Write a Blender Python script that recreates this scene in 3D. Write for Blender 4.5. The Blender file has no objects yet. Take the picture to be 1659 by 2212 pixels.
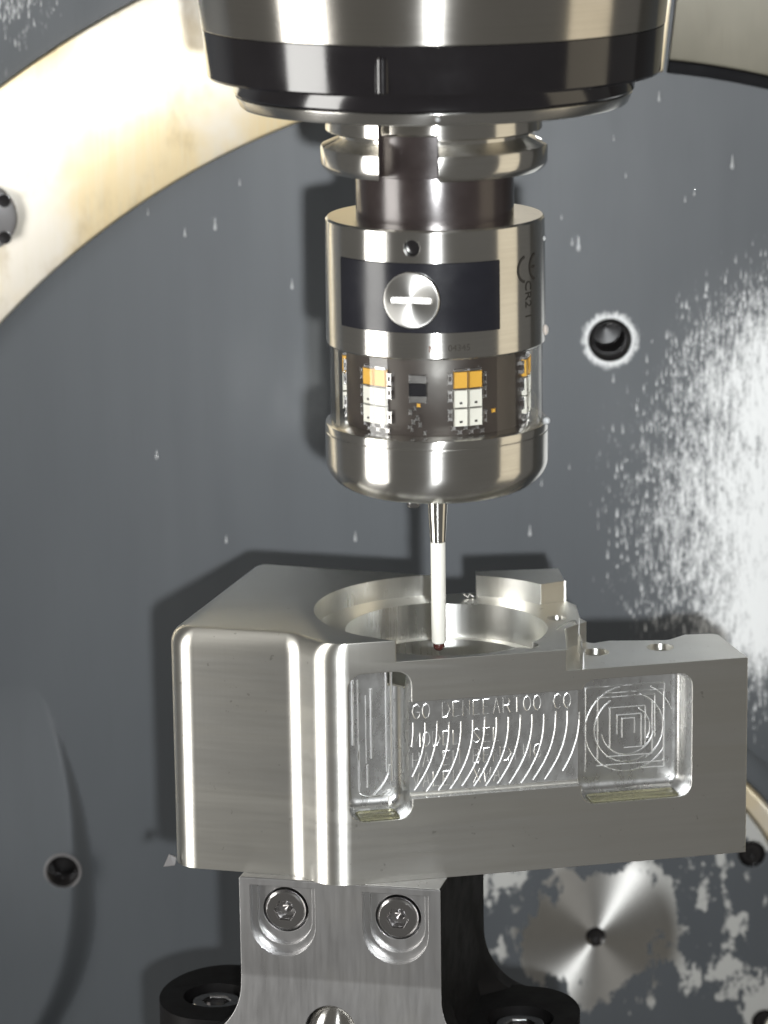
import bpy, bmesh, math, random
from mathutils import Vector, Matrix
random.seed(7)
S = 0.001                                   # everything below is measured in millimetres
sc = bpy.context.scene
R = math.radians
sin, cos, pi = math.sin, math.cos, math.pi

# ------------------------------------------------------------------ camera
PITCH, ROLL, DIST = R(13.2), R(0.75), 1016.0
CAM = Vector((-15.7, -DIST*cos(PITCH), DIST*sin(PITCH)))
cd = bpy.data.cameras.new('camera'); cam = bpy.data.objects.new('camera', cd); sc.collection.objects.link(cam)
cd.sensor_fit = 'HORIZONTAL'; cd.sensor_width = 36; cd.lens = 7500/1659*36
cd.clip_start = 0.01; cd.clip_end = 50
fw = Vector((0, cos(PITCH), -sin(PITCH))); r0 = Vector((1, 0, 0)); u0 = r0.cross(fw)
rt = r0*cos(-ROLL)+u0*sin(-ROLL); up = -r0*sin(-ROLL)+u0*cos(-ROLL)
m = Matrix((rt, up, -fw)).transposed().to_4x4(); m.translation = CAM*S
cam.matrix_world = m
cd.dof.use_dof = True; cd.dof.focus_distance = 1.03; cd.dof.aperture_fstop = 22
sc.camera = cam

# ------------------------------------------------------------------ world and lamps
w = bpy.data.worlds.new('World'); sc.world = w; w.use_nodes = True
bg = w.node_tree.nodes['Background']; bg.inputs[0].default_value = (1.0, .97, .91, 1); bg.inputs[1].default_value = .13
def lamp(name, loc, target, sx, sy, watts, col, shape='RECTANGLE'):
    l = bpy.data.lights.new(name, 'AREA'); l.shape = shape; l.size = sx*S; l.size_y = sy*S
    l.energy = watts; l.color = col
    o = bpy.data.objects.new(name, l); sc.collection.objects.link(o)
    d = Vector(target)-Vector(loc); o.location = Vector(loc)*S
    o.rotation_euler = d.to_track_quat('-Z', 'Y').to_euler()
    return o
fl = lamp('camera_flash', CAM+rt*40-up*48, (10, 100, 10), 20, 20, .86, (.95, .98, 1.0), 'DISK')
fl.data.spread = R(44)
lamp('machine_lamp', (-760, -350, -60), (0, 0, -60), 330, 760, 7.2, (1.0, .985, .95))
lamp('warm_side_fill', (700, -130, -40), (0, 0, -40), 330, 760, .62, (1.0, .88, .66))  # added warm panel, stands in for bright surroundings mirrored in the metal
vs = sc.view_settings
vs.view_transform = 'Standard'; vs.look = 'None'; vs.exposure = 0; vs.gamma = 1; vs.use_curve_mapping = False

# ------------------------------------------------------------------ material helpers
class Mat:
    def __init__(s, name):
        s.m = bpy.data.materials.new(name); s.m.use_nodes = True; s.t = s.m.node_tree; s.t.nodes.clear()
        s.out = s.t.nodes.new('ShaderNodeOutputMaterial')
        g = s.n('NewGeometry'); s.pos = s.vm('SCALE', g.outputs['Position'], scale=1000.0)
    def n(s, typ, **kw):
        nd = s.t.nodes.new('ShaderNode'+typ)
        for k, v in kw.items(): setattr(nd, k, v)
        return nd
    def put(s, sock, v):
        if isinstance(v, bpy.types.NodeSocket): s.t.links.new(v, sock)
        elif isinstance(v, (tuple, list, Vector)) and len(v) == 3 and sock.type == 'RGBA': sock.default_value = (*v, 1)
        else: sock.default_value = v
    def vm(s, op, a, b=None, scale=None):
        nd = s.n('VectorMath', operation=op); s.put(nd.inputs[0], a)
        if b is not None: s.put(nd.inputs[1], b)
        if scale is not None: s.put(nd.inputs['Scale'], scale)
        return nd.outputs['Value'] if op in ('LENGTH', 'DOT_PRODUCT', 'DISTANCE') else nd.outputs[0]
    def ma(s, op, a, b=0.0, c=0.0, clamp=False):
        nd = s.n('Math', operation=op, use_clamp=clamp)
        for i, v in enumerate((a, b, c)): s.put(nd.inputs[i], v)
        return nd.outputs[0]
    def ramp(s, v, a, b, lo=0.0, hi=1.0):
        nd = s.n('MapRange', interpolation_type='SMOOTHSTEP'); 
        for i, x in enumerate((v, a, b, lo, hi)): s.put(nd.inputs[i], x)
        return nd.outputs[0]
    def noise(s, scale, stretch=(1, 1, 1), detail=3.0, rough=.55, off=(0, 0, 0), vec=None, dist=0.0):
        v = s.vm('MULTIPLY', vec or s.pos, stretch); v = s.vm('ADD', v, off)
        nd = s.n('TexNoise'); s.put(nd.inputs['Vector'], v); s.put(nd.inputs['Scale'], scale)
        s.put(nd.inputs['Detail'], detail); s.put(nd.inputs['Roughness'], rough); s.put(nd.inputs['Distortion'], dist)
        return nd.outputs[0]
    def mix(s, f, a, b):
        nd = s.n('Mix', data_type='RGBA'); s.put(nd.inputs[0], f); s.put(nd.inputs[6], a); s.put(nd.inputs[7], b)
        return nd.outputs[2]
    def bump(s, h, strength=.3, dist=.0001, normal=None):
        nd = s.n('Bump'); s.put(nd.inputs['Height'], h); s.put(nd.inputs['Strength'], strength); s.put(nd.inputs['Distance'], dist)
        if normal is not None: s.put(nd.inputs['Normal'], normal)
        return nd.outputs[0]
    def bevel(s, r):
        nd = s.n('Bevel', samples=4); s.put(nd.inputs[0], r*S); return nd.outputs[0]
    def pr(s, base, metallic=0., rough=.4, normal=None, **kw):
        nd = s.n('BsdfPrincipled'); s.put(nd.inputs['Base Color'], base); s.put(nd.inputs['Metallic'], metallic); s.put(nd.inputs['Roughness'], rough)
        if normal is not None: s.put(nd.inputs['Normal'], normal)
        for k, v in kw.items(): s.put(nd.inputs[k.replace('_', ' ')], v)
        return nd.outputs[0]
    def mixs(s, f, a, b):
        nd = s.n('MixShader'); s.put(nd.inputs[0], f); s.put(nd.inputs[1], a); s.put(nd.inputs[2], b); return nd.outputs[0]
    def done(s, sh):
        s.t.links.new(sh, s.out.inputs[0]); return s.m

def metal(name, col, rough, bev=.25, streak=(0.02, 0.02, 1.2), amt=.05, rvar=.08, stain=.12, fine=None, aniso=0., tangent=None):
    M = Mat(name)
    st = M.noise(1.0, streak, 4.0)
    big = M.noise(.045, (1, 1, 1), 3.0)
    rg = M.ma('ADD', rough-rvar/2, M.ma('MULTIPLY', st, rvar))
    rg = M.ma('ADD', rg, M.ma('MULTIPLY', M.ma('SUBTRACT', big, .5), .12))
    c = M.mix(M.ramp(big, .42, .75, 0.0, stain*2), col, tuple(x*.72*k for x, k in zip(col, (1, .97, .88))))
    c = M.mix(M.ramp(st, .35, .7, 0, .22), c, tuple(x*.82 for x in col))
    nrm = M.bump(st, amt, .0002, M.bevel(bev) if bev else None)
    if fine: nrm = M.bump(M.noise(1.0, fine, 2.0), amt*.7, .0001, nrm)
    kw = {}
    if aniso:
        tv = M.n('CombineXYZ'); tv.inputs[0].default_value = .12; tv.inputs[2].default_value = 1.0
        kw = dict(Anisotropic=aniso, Tangent=tv.outputs[0])
    return M.done(M.pr(c, 1.0, rg, nrm, **kw))

MT = {}
MT['alu'] = metal('milled_aluminium', (.80, .785, .74), .27, .35, (.02, .02, .9), .10, .12, .25)
MT['alu_front'] = None
MT['alu_bright'] = metal('bright_cut_aluminium', (.95, .95, .94), .34, 0, (.5, .5, .5), .05, .05, .02)
MT['steel'] = metal('turned_steel', (.71, .695, .66), .20, .25, (.03, .03, 1.6), .05, .05, .12, aniso=.95)
MT['steel_band'] = metal('spindle_steel', (.60, .575, .53), .21, .3, (.02, .02, 1.2), .05, .05, .1, aniso=.93)
MT['post'] = metal('post_steel', (.58, .575, .575), .31, .3, (.6, .6, .05), .12, .12, .2)
MT['screw'] = metal('screw_steel', (.55, .54, .54), .15, .12, (.3, .3, .3), .03, .04, .1)
def capmat():
    M = Mat('battery_cap_steel'); d = (sin(R(-13)), -cos(R(13)), 0); rel = M.vm('SUBTRACT', M.pos, (d[0]*33, d[1]*33, 68.0))
    t = M.vm('CROSS_PRODUCT', rel, d); t = M.vm('NORMALIZE', M.vm('ADD', M.vm('SCALE', t, scale=.7), M.vm('SCALE', rel, scale=.7)))
    return M.done(M.pr(M.mix(M.noise(.3), (.70, .69, .66), (.60, .59, .56)), 1.0, .33, M.bump(M.noise(2.0), .04, .0001, M.bevel(.15)), Anisotropic=.85, Tangent=t))
MT['capscrew'] = capmat()
MT['slot'] = metal('slot_steel', (.80, .79, .76), .45, 0)
def floormat():
    M = Mat('cutter_scuffed_aluminium'); n = M.noise(.35, (1, 1, .5), 4.0); n2 = M.noise(1.4)
    return M.done(M.pr(M.mix(n, (.70, .70, .69), (.60, .60, .59)), 1.0, M.ramp(n, .3, .75, .26, .32), M.bump(n2, .14, .0002)))
MT['pocket'] = floormat()
MT['bored'] = metal('bored_aluminium', (.90, .90, .87), .29, 0, (1.2, 1.2, .02), .10, .08, .2, aniso=.75)

def plain(name, col, rough, metallic=0., var=.25, bev=.2, spec=.5, scale=.08, ior=1.5):
    M = Mat(name); nz = M.noise(scale, (1, 1, 1), 4.0)
    c = M.mix(nz, tuple(x*(1-var) for x in col), tuple(x*(1+var) for x in col))
    nb = M.bump(M.noise(1.5, (1, 1, 1), 2.0), .04, .0001, M.bevel(bev) if bev else None)
    return M.done(M.pr(c, metallic, M.ramp(nz, .3, .8, rough*.8, rough*1.2), nb, Specular_IOR_Level=spec, IOR=ior))
MT['black'] = plain('black_oxide_ring', (.006, .005, .006), .12, 0, .3, .08, .5, ior=1.75)
MT['shank'] = plain('blackened_shank', (.030, .022, .021), .22, .3, .35, .2, .5, ior=1.8)
MT['label'] = plain('black_plastic_cover', (.010, .010, .013), .22, 0, .2, .1, .45)
MT['hole'] = plain('dark_bore', (.010, .009, .009), .22, 0, .3, 0)  # near-black for bores, pin holes and sunk screws
MT['lug'] = plain('shaded_base_and_flanks', (.007, .0065, .0065), .55, 0, .25, 0, .12)  # near-black puts the shade on base and post flanks into the colour
MT['pcb'] = plain('circuit_board_brown', (.030, .024, .022), .45, 0, .3, 0)
MT['amber'] = plain('amber_led', (.58, .33, .05), .4, 0, .08, .1)
MT['ledwhite'] = plain('white_led', (.62, .62, .58), .4, 0, .03, .1)
MT['chipgrey'] = plain('tinned_contacts', (.60, .60, .62), .25, 1, .2, .05)
MT['ceramic'] = plain('white_ceramic', (.68, .67, .61), .38, 0, .02, .1)
MT['ruby'] = plain('dark_ruby', (.05, .014, .012), .10, 0, .1, 0, .6)
MT['ink'] = plain('grey_ink', (.03, .027, .023), .8, 0, .1, 0, .1)
MT['redink'] = plain('brown_ink', (.09, .03, .015), .8, 0, .1, 0, .1)
MT['shadow'] = plain('black_shadow_colour', (.008, .008, .009), .8, 0, .2, 0, .1)  # black for the shadow line along the ring's inner edge
MT['ledge'] = plain('grey_cap_metal', (.11, .105, .105), .5, 0, .12, .4)

def glassmat():
    M = Mat('clear_window'); lw = M.n('LayerWeight'); lw.inputs[0].default_value = .5; fz = M.ma('ADD', .05, M.ma('MULTIPLY', M.ma('POWER', lw.outputs['Facing'], 4.0), .55))
    t = M.n('BsdfTransparent'); t.inputs[0].default_value = (.93, .92, .89, 1)
    g = M.n('BsdfGlossy'); g.inputs['Roughness'].default_value = .05
    return M.done(M.mixs(fz, t.outputs[0], g.outputs[0]))
MT['glass'] = glassmat()
def dropmat(name, col):
    M = Mat(name); f = M.n('Fresnel'); f.inputs[0].default_value = 1.4
    t = M.n('BsdfTransparent'); t.inputs[0].default_value = (*col, 1)
    g = M.n('BsdfGlossy'); g.inputs['Roughness'].default_value = .06
    d = M.n('BsdfDiffuse'); d.inputs[0].default_value = (.75, .77, .78, 1)
    return M.done(M.mixs(M.ma('ADD', f.outputs[0], .05), M.mixs(.38, t.outputs[0], d.outputs[0]), g.outputs[0]))
MT['drop'] = dropmat('coolant_drop', (.95, .96, .97))
MT['amberdrop'] = dropmat('oil_drop', (.85, .6, .3))

def alu_front():
    # side-milled face: fine upright feed lines, broad darker smears
    M = Mat('milled_workpiece')
    hor = M.noise(1.0, (.03, .03, .55), 4.0); ver = M.noise(1.0, (2.2, 2.2, .012), 2.0); big = M.noise(.03, (1, 1, 1.6), 3.0, off=(3, 1, 7))
    c = M.mix(M.ramp(big, .35, .7, 0, .55), (.93, .92, .87), (.80, .785, .73))
    c = M.mix(M.ramp(hor, .35, .7, 0, .35), c, (.82, .81, .77))
    bands = M.noise(1.0, (.008, .008, .14), 2.0, off=(0, 0, 4)); c = M.mix(M.ramp(bands, .38, .62, 0, .5), c, (.78, .76, .69))
    sp = M.noise(.35, (1, 1, 1), 2.0, off=(9, 4, 2)); c = M.mix(M.ramp(sp, .70, .76, 0, .35), c, (.30, .28, .24))
    tv = M.n('CombineXYZ'); tv.inputs[0].default_value = .12; tv.inputs[2].default_value = 1.0
    rg = M.ma('ADD', .20, M.ma('MULTIPLY', hor, .10)); rg = M.ma('ADD', rg, M.ma('MULTIPLY', bands, .14)); rg = M.ma('ADD', rg, M.ma('MULTIPLY', big, .10))
    nb = M.bump(hor, .16, .00025, M.bevel(.35)); nb = M.bump(ver, .06, .0001, nb)
    return M.done(M.pr(c, 1.0, rg, nb, Anisotropic=.88, Tangent=tv.outputs[0]))
MT['alu_front'] = alu_front()

def gold():
    M = Mat('brass_toned_ring'); br = M.noise(1.0, (.9, .9, .035), 3.0); cl = M.noise(.022, (1, 1, .8), 4.0, off=(1, 5, 3)); cl2 = M.noise(.07, (1, 1, .5), 4.0, off=(11, 5, 3))
    c = M.mix(M.ramp(cl, .38, .62), (.92, .79, .53), (.94, .90, .82))
    c = M.mix(M.ramp(cl2, .5, .75, 0, .6), c, (.55, .45, .28))
    c = M.mix(M.ramp(br, .45, .7, 0, .25), c, (.9, .86, .74))
    rg = M.ma('ADD', .55, M.ma('MULTIPLY', cl2, .10))
    tv = M.n('CombineXYZ'); tv.inputs[0].default_value = 1.0
    return M.done(M.pr(c, 1.0, rg, M.bump(br, .20, .0002, M.bevel(.8)), Anisotropic=.9, Tangent=tv.outputs[0]))
MT['gold'] = gold()
def shaded_ring():
    M = Mat('dull_shaded_ring'); br = M.noise(1.0, (.7, .7, .06), 4.0); cl = M.noise(.04, (1, 1, .6), 4.0)  # dull finish, with the spindle's shade put into the grey
    c = M.mix(cl, (.12, .112, .086), (.24, .225, .18)); c = M.mix(M.ramp(br, .5, .8, 0, .4), c, (.15, .13, .10))
    return M.done(M.pr(c, .35, .5, M.bump(br, .15, .0002, M.bevel(.8))))
MT['dull'] = shaded_ring()

PIV = (58.7, -204.5)
HOLES = [(63.7, 13.4, 7.6)]
HB = (-132.6, -176.5)
def paint(name, chips=False, residue=True):
    M = Mat(name)
    big = M.noise(.02, (1, 1, .35), 4.0); st = M.noise(.5, (1, 1, .07), 3.0, off=(4, 0, 2))
    c = M.mix(big, (.046, .051, .057), (.056, .062, .068))
    c = M.mix(M.ramp(st, .5, .85, 0, .35), c, (.041, .045, .049))
    tone = M.noise(.03, (1, 1, .05), 3.0, off=(2, 0, 6)); c = M.mix(M.ramp(tone, .45, .7, 0, .45), c, (.038, .042, .048))
    rough = M.ma('ADD', .34, M.ma('MULTIPLY', M.noise(.05, (1, 1, .3), 4.0), .2))
    nz = M.bump(M.noise(.9, (1, 1, 1), 3.0), .05, .0002, M.bevel(1.2))
    sx = M.n('SeparateXYZ'); M.put(sx.inputs[0], M.pos); X, Z = sx.outputs[0], sx.outputs[2]
    if residue:
        def field(cx, cz, rx, rz):
            d = M.vm('LENGTH', M.vm('MULTIPLY', M.vm('SUBTRACT', M.pos, (cx, 200, cz)), (1/rx, 0, 1/rz)))
            return M.ma('SUBTRACT', 1.0, d)
        f = M.ma('MAXIMUM', field(138, -50, 92, 100), M.ma('MAXIMUM', field(124, -84, 52, 48), field(134, -8, 70, 66)))
        f = M.ma('MAXIMUM', f, M.ma('MULTIPLY', field(-156, 142, 46, 42), .62))
        # dried drips: each has a crisp lower end and a tail that fades upward
        def drips(cw, chh, off, dens, wid):
            v = M.vm('ADD', M.vm('MULTIPLY', M.pos, (1/cw, 0, 1/chh)), off)
            wob = M.noise(.35, (1, 1, .5), 2.0, off=off); v2 = M.n('TexVoronoi', voronoi_dimensions='3D'); v2.inputs['Scale'].default_value = 1.0
            M.put(v2.inputs['Vector'], v)
            loc = M.n('SeparateXYZ'); M.put(loc.inputs[0], M.vm('SUBTRACT', v, v2.outputs['Position']))
            col = M.n('SeparateXYZ'); M.put(col.inputs[0], v2.outputs['Color'])
            lx = M.ma('ABSOLUTE', M.ma('ADD', loc.outputs[0], M.ma('MULTIPLY', M.ma('SUBTRACT', wob, .5), .45)))
            wd = M.ma('ADD', wid*.5, M.ma('MULTIPLY', col.outputs[1], wid))
            lat = M.ramp(lx, wd, M.ma('MULTIPLY', wd, .35))
            tail = M.ma('MULTIPLY', M.ramp(loc.outputs[2], -.30, -.18), M.ramp(loc.outputs[2], .55, -.15))
            pres = M.ramp(M.ma('SUBTRACT', M.ma('ADD', M.ma('MULTIPLY', f, 1.25), dens), col.outputs[0]), .0, .18)
            return M.ma('MULTIPLY', M.ma('MULTIPLY', lat, tail), pres)
        dm = M.ma('MAXIMUM', drips(1.7, 5.6, (0, .5, 0), -.05, .24), M.ma('MAXIMUM', drips(1.1, 3.6, (7.3, .5, 2.1), -.08, .28), drips(2.4, 4.2, (3.1, .5, 5.7), -.22, .32)))
        d1 = M.noise(.62, (1, 1, .22), 3.0, .6, off=(3, 0, 1)); d2 = M.noise(.24, (1, 1, .45), 5.0, .68, off=(7, 0, 9), dist=.6); d3 = M.noise(1.6, (1, 1, .35), 3.0, off=(5, 0, 5))
        tex = M.ma('ADD', M.ma('MULTIPLY', d1, .38), M.ma('ADD', M.ma('MULTIPLY', d2, .36), M.ma('MULTIPLY', d3, .26)))
        lvl = M.ma('ADD', tex, M.ma('MULTIPLY', f, .50))
        mask = M.ma('MAXIMUM', M.ramp(lvl, .63, .88), M.ma('MULTIPLY', dm, .62))
        film = M.ramp(f, .0, .9, 0, .10)
        mask = M.ma('MAXIMUM', M.ma('MULTIPLY', mask, M.ramp(f, -.25, .05)), film)
        for hx, hz, hr in HOLES[:1]:
            d = M.vm('LENGTH', M.vm('MULTIPLY', M.vm('SUBTRACT', M.pos, (hx, 200, hz)), (1, 0, 1)))
            d = M.ma('ADD', d, M.ma('MULTIPLY', M.ma('SUBTRACT', M.noise(.7, (1, 1, .35), 4.0, .7), .5), 6.0))
            mask = M.ma('MAXIMUM', mask, M.ma('MULTIPLY', M.ramp(d, hr+3.0, hr+.6), .8))
        c = M.mix(mask, c, (.68, .69, .69)); rough = M.ma('ADD', rough, M.ma('MULTIPLY', mask, .3))
    sh = M.pr(c, 0.0, rough, nz, Specular_IOR_Level=.4)
    if chips:
        rel = M.vm('SUBTRACT', M.pos, (PIV[0], 196, PIV[1])); rel = M.vm('MULTIPLY', rel, (1, 0, 1)); rad = M.vm('LENGTH', rel)
        tan = M.vm('NORMALIZE', M.vm('ADD', M.vm('SCALE', M.vm('CROSS_PRODUCT', rel, (0, 1, 0)), scale=cos(R(51))), M.vm('SCALE', rel, scale=sin(R(51)))))
        n1 = M.noise(.085, (1, 1, .75), 4.0, .62, off=(5, 0, 3.2)); n2 = M.noise(.24, (1, 1, .40), 2.0, .5, off=(1, 0, 8))
        n = M.ma('ADD', M.ma('MULTIPLY', n1, .78), M.ma('MULTIPLY', n2, .22))
        core = M.ramp(rad, 34, 10, 0, .30)
        rim = M.ramp(rad, 52, 74, 0, .12)
        chip = M.ramp(M.ma('ADD', n, M.ma('ADD', core, rim)), .53, .59)
        rings = M.noise(1.0, (0, 1, 0), 3.0, vec=M.vm('ADD', (0, 0, 0), M.cmb(rad)))
        bare = M.pr(M.mix(n1, (.62, .61, .58), (.48, .47, .45)), 1.0, .34, M.bump(rings, .08, .0001), Anisotropic=.85, Tangent=tan)
        dull = M.pr((.40, .40, .385), .45, .45, nz)
        near = M.ramp(rad, 36, 26)
        sh = M.mixs(chip, sh, M.mixs(near, dull, bare))
    return M.done(sh)
def _cmb(s, v):
    nd = s.n('CombineXYZ'); s.put(nd.inputs[1], v); return nd.outputs[0]
Mat.cmb = _cmb
MT['wall'] = paint('grey_painted_wall')
MT['wallplain'] = paint('grey_painted_step', residue=False)
MT['disc'] = paint('chipped_grey_paint', chips=True, residue=False)

# ------------------------------------------------------------------ mesh helpers (millimetres, world coordinates)
COL = sc.collection
def deg(a): return R(a)
def lathe(profile, c=(0, 0), segs=96, axis='Z', a0=0., a1=2*pi, close=False):
    """profile: (r, h) list. axis Z: about the vertical through c=(x,y); axis Y: about the line through c=(x,z), h is y."""
    bm = bmesh.new(); full = abs(a1-a0-2*pi) < 1e-6; rings = []
    n = segs if full else segs+1
    for r, h in profile:
        ring = []
        for i in range(n):
            a = a0+(a1-a0)*i/segs
            p = (c[0]+r*cos(a), c[1]+r*sin(a), h) if axis == 'Z' else (c[0]+r*cos(a), h, c[1]+r*sin(a))
            ring.append(bm.verts.new(p))
        rings.append(ring)
    m_ = len(rings)
    for j in range(m_ if close else m_-1):
        A, B = rings[j], rings[(j+1) % m_]
        for i in range(segs):
            k = (i+1) % n
            bm.faces.new((A[i], A[k], B[k], B[i]))
    if not full and close:
        bm.faces.new([r[0] for r in rings]); bm.faces.new([r[-1] for r in rings][::-1])
    bmesh.ops.remove_doubles(bm, verts=bm.verts, dist=1e-5)
    bmesh.ops.recalc_face_normals(bm, faces=bm.faces)
    return bm
def prism(poly, z0, z1):
    bm = bmesh.new(); a = [bm.verts.new((x, y, z0)) for x, y in poly]; b = [bm.verts.new((x, y, z1)) for x, y in poly]
    n = len(poly); bm.faces.new(a[::-1]); bm.faces.new(b)
    for i in range(n): bm.faces.new((a[i], a[(i+1) % n], b[(i+1) % n], b[i]))
    bmesh.ops.recalc_face_normals(bm, faces=bm.faces); return bm
def loft(rings, cap=True):
    bm = bmesh.new(); V = [[bm.verts.new(p) for p in r] for r in rings]; n = len(rings[0])
    for A, B in zip(V, V[1:]):
        for i in range(n): bm.faces.new((A[i], A[(i+1) % n], B[(i+1) % n], B[i]))
    if cap: bm.faces.new(V[0][::-1]); bm.faces.new(V[-1])
    bmesh.ops.recalc_face_normals(bm, faces=bm.faces); return bm
def cyl(p, d, r, h, segs=40, r2=None):
    """solid cylinder from p along unit d"""
    d = Vector(d).normalized(); p = Vector(p); x = d.orthogonal().normalized(); y = d.cross(x)
    r2 = r if r2 is None else r2
    return loft([[p+x*r*cos(2*pi*i/segs)+y*r*sin(2*pi*i/segs) for i in range(segs)], [p+d*h+x*r2*cos(2*pi*i/segs)+y*r2*sin(2*pi*i/segs) for i in range(segs)]])
def box(c, ex, ey, ez, sx, sy, sz, bev=0.):
    bm = bmesh.new(); c = Vector(c); ex, ey, ez = Vector(ex), Vector(ey), Vector(ez)
    bmesh.ops.create_cube(bm, size=1)
    for v in bm.verts: v.co = c+ex*v.co.x*sx+ey*v.co.y*sy+ez*v.co.z*sz
    if bev: bmesh.ops.bevel(bm, geom=bm.edges[:], offset=bev, segments=2, affect='EDGES')
    bmesh.ops.recalc_face_normals(bm, faces=bm.faces); return bm
def tube(pts, r, segs=6):
    pts = [Vector(p) for p in pts]; rings = []
    for i, p in enumerate(pts):
        t = (pts[min(i+1, len(pts)-1)]-pts[max(i-1, 0)]).normalized(); x = t.cross(Vector((.123, .97, .21))).normalized(); y = t.cross(x)
        rings.append([p+x*r*cos(2*pi*k/segs)+y*r*sin(2*pi*k/segs) for k in range(segs)])
    return loft(rings)
def join(*bms):
    out = bmesh.new()
    for b in bms:
        me = bpy.data.meshes.new('t'); b.to_mesh(me); out.from_mesh(me); bpy.data.meshes.remove(me); b.free()
    return out
def tmp(bm):
    me = bpy.data.meshes.new('tmp'); bm.to_mesh(me); bm.free(); o = bpy.data.objects.new('tmp', me); COL.objects.link(o); return o
def boolean(bm, cutters, op='DIFFERENCE'):
    base = tmp(bm); cs = [tmp(c) for c in cutters]
    for c in cs:
        md = base.modifiers.new('b', 'BOOLEAN'); md.object = c; md.operation = op; md.solver = 'EXACT'
    dg = bpy.context.evaluated_depsgraph_get(); dg.update()
    me = bpy.data.meshes.new_from_object(base.evaluated_get(dg)); out = bmesh.new(); out.from_mesh(me)
    bpy.data.meshes.remove(me)
    for o in [base]+cs:
        d = o.data; bpy.data.objects.remove(o); bpy.data.meshes.remove(d)
    return out
def thing(name, base, label, cat, group=None):
    o = bpy.data.objects.new(name, None); COL.objects.link(o); o.location = Vector(base)*S; o.empty_display_size = .01
    o['base'] = [float(x) for x in base]; o['label'] = label; o['category'] = cat
    if group: o['group'] = group
    return o
def wbase(o):
    return Vector(o.get('base', (0, 0, 0)))
def obj(name, bm, mat, parent=None, base=None, smooth=35, label=None, cat=None, group=None, kind=None):
    me = bpy.data.meshes.new(name); bm.to_mesh(me); bm.free()
    L = wbase(parent) if parent is not None else Vector(base or (0, 0, 0))
    me.transform(Matrix.Scale(S, 4) @ Matrix.Translation(-L))
    if smooth is not None:
        for p in me.polygons: p.use_smooth = True
        me.set_sharp_from_angle(angle=R(smooth))
    me.materials.append(MT[mat] if isinstance(mat, str) else mat)
    o = bpy.data.objects.new(name, me); COL.objects.link(o)
    if parent is not None: o.parent = parent; o['base'] = [float(x) for x in L]
    else: o.location = L*S; o['base'] = [float(x) for x in L]
    if label: o['label'] = label
    if cat: o['category'] = cat
    if group: o['group'] = group
    if kind: o['kind'] = kind
    return o
def fillet(poly, radii, n=8):
    out = []; N = len(poly)
    for i in range(N):
        p = Vector(poly[i]); r = radii[i]
        if r <= 0: out.append((p.x, p.y)); continue
        a = (Vector(poly[i-1])-p).normalized(); b = (Vector(poly[(i+1) % N])-p).normalized()
        half = a.angle(b)/2; t = r/math.tan(half); c = p+(a+b).normalized()*(r/sin(half))
        s = p+a*t; e = p+b*t; a0 = math.atan2(s.y-c.y, s.x-c.x); a1 = math.atan2(e.y-c.y, e.x-c.x)
        d = (a1-a0+pi) % (2*pi)-pi
        for k in range(n+1): out.append((c.x+r*cos(a0+d*k/n), c.y+r*sin(a0+d*k/n)))
    return out

# ================================================================== SETTING: painted wall with bores
WY = 200.0
wall = box((0, WY+15, -60), (1, 0, 0), (0, 1, 0), (0, 0, 1), 900, 30, 800)
wall = boolean(wall, [cyl((x, WY-5, z), (0, 1, 0), r, 60, 48) for x, z, r in HOLES+[(HB[0], HB[1], 5.9)]])
wall_o = obj('wall', wall, 'wall', None, (0, 215, -460), 30, kind='structure')
def threaded_liner(x, z, r, parent, name='threaded_bore', y0=WY, depth=24, mat='hole', pitch=1.5):
    prof = [(r-.05, y0+.2), (r-.05, y0+1.2), (r-1.1, y0+2.2)]
    y = y0+2.4
    while y < y0+depth: prof += [(r-1.2, y), (r-2.0, y+pitch/2)]; y += pitch
    prof += [(r-2.0, y), (.02, y+.5)]
    return obj(name, lathe(prof, (x, z), 40, 'Y'), mat, parent)
for x, z, r in HOLES:
    threaded_liner(x, z, r, wall_o)

# soft-edged raised round step low on the left of the wall
def pad_height(x, z):
    e = z+190; xe = -121-(11*(e/62)**2 if e > 0 else 13*(e/44)**2)
    q = min(1, max(0, (-104-z)/105)); q = q*q*(3-2*q); t = min(1, max(0, (xe-x)/(11*max(q, .05)))); t = t*t*(3-2*t)
    return 7.5*t*q
bm = bmesh.new(); NX, NZ = 90, 100
gv = [[bm.verts.new((-250+135*(i/NX)**.6, WY+.05-pad_height(-250+135*(i/NX)**.6, -285+185*j/NZ), -285+185*j/NZ)) for i in range(NX+1)] for j in range(NZ+1)]
for j in range(NZ):
    for i in range(NX): bm.faces.new((gv[j][i], gv[j][i+1], gv[j+1][i+1], gv[j+1][i]))
ex_ = bmesh.ops.extrude_edge_only(bm, edges=[e for e in bm.edges if e.is_boundary])
nv = [v for v in ex_['geom'] if isinstance(v, bmesh.types.BMVert)]
for v in nv: v.co.y = WY+9
bmesh.ops.holes_fill(bm, edges=[e for e in bm.edges if e.is_boundary], sides=0)
bmesh.ops.recalc_face_normals(bm, faces=bm.faces)
HBD = pad_height(*HB)
step = boolean(bm, [cyl((HB[0], WY-40, HB[1]), (0, 1, 0), 6.0, 70, 48)])
obj('wall_step', step, 'wallplain', wall_o, smooth=40)
threaded_liner(HB[0], HB[1], 6.0, wall_o, y0=WY-HBD+.8, depth=12)
obj('worn_rim', lathe([(5.9, WY-HBD+.9), (5.9, WY-HBD-.15), (6.3, WY-HBD-.3), (6.75, WY-HBD-.1), (6.8, WY-HBD+.9)], HB, 48, 'Y'), 'ledge', wall_o)

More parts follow.
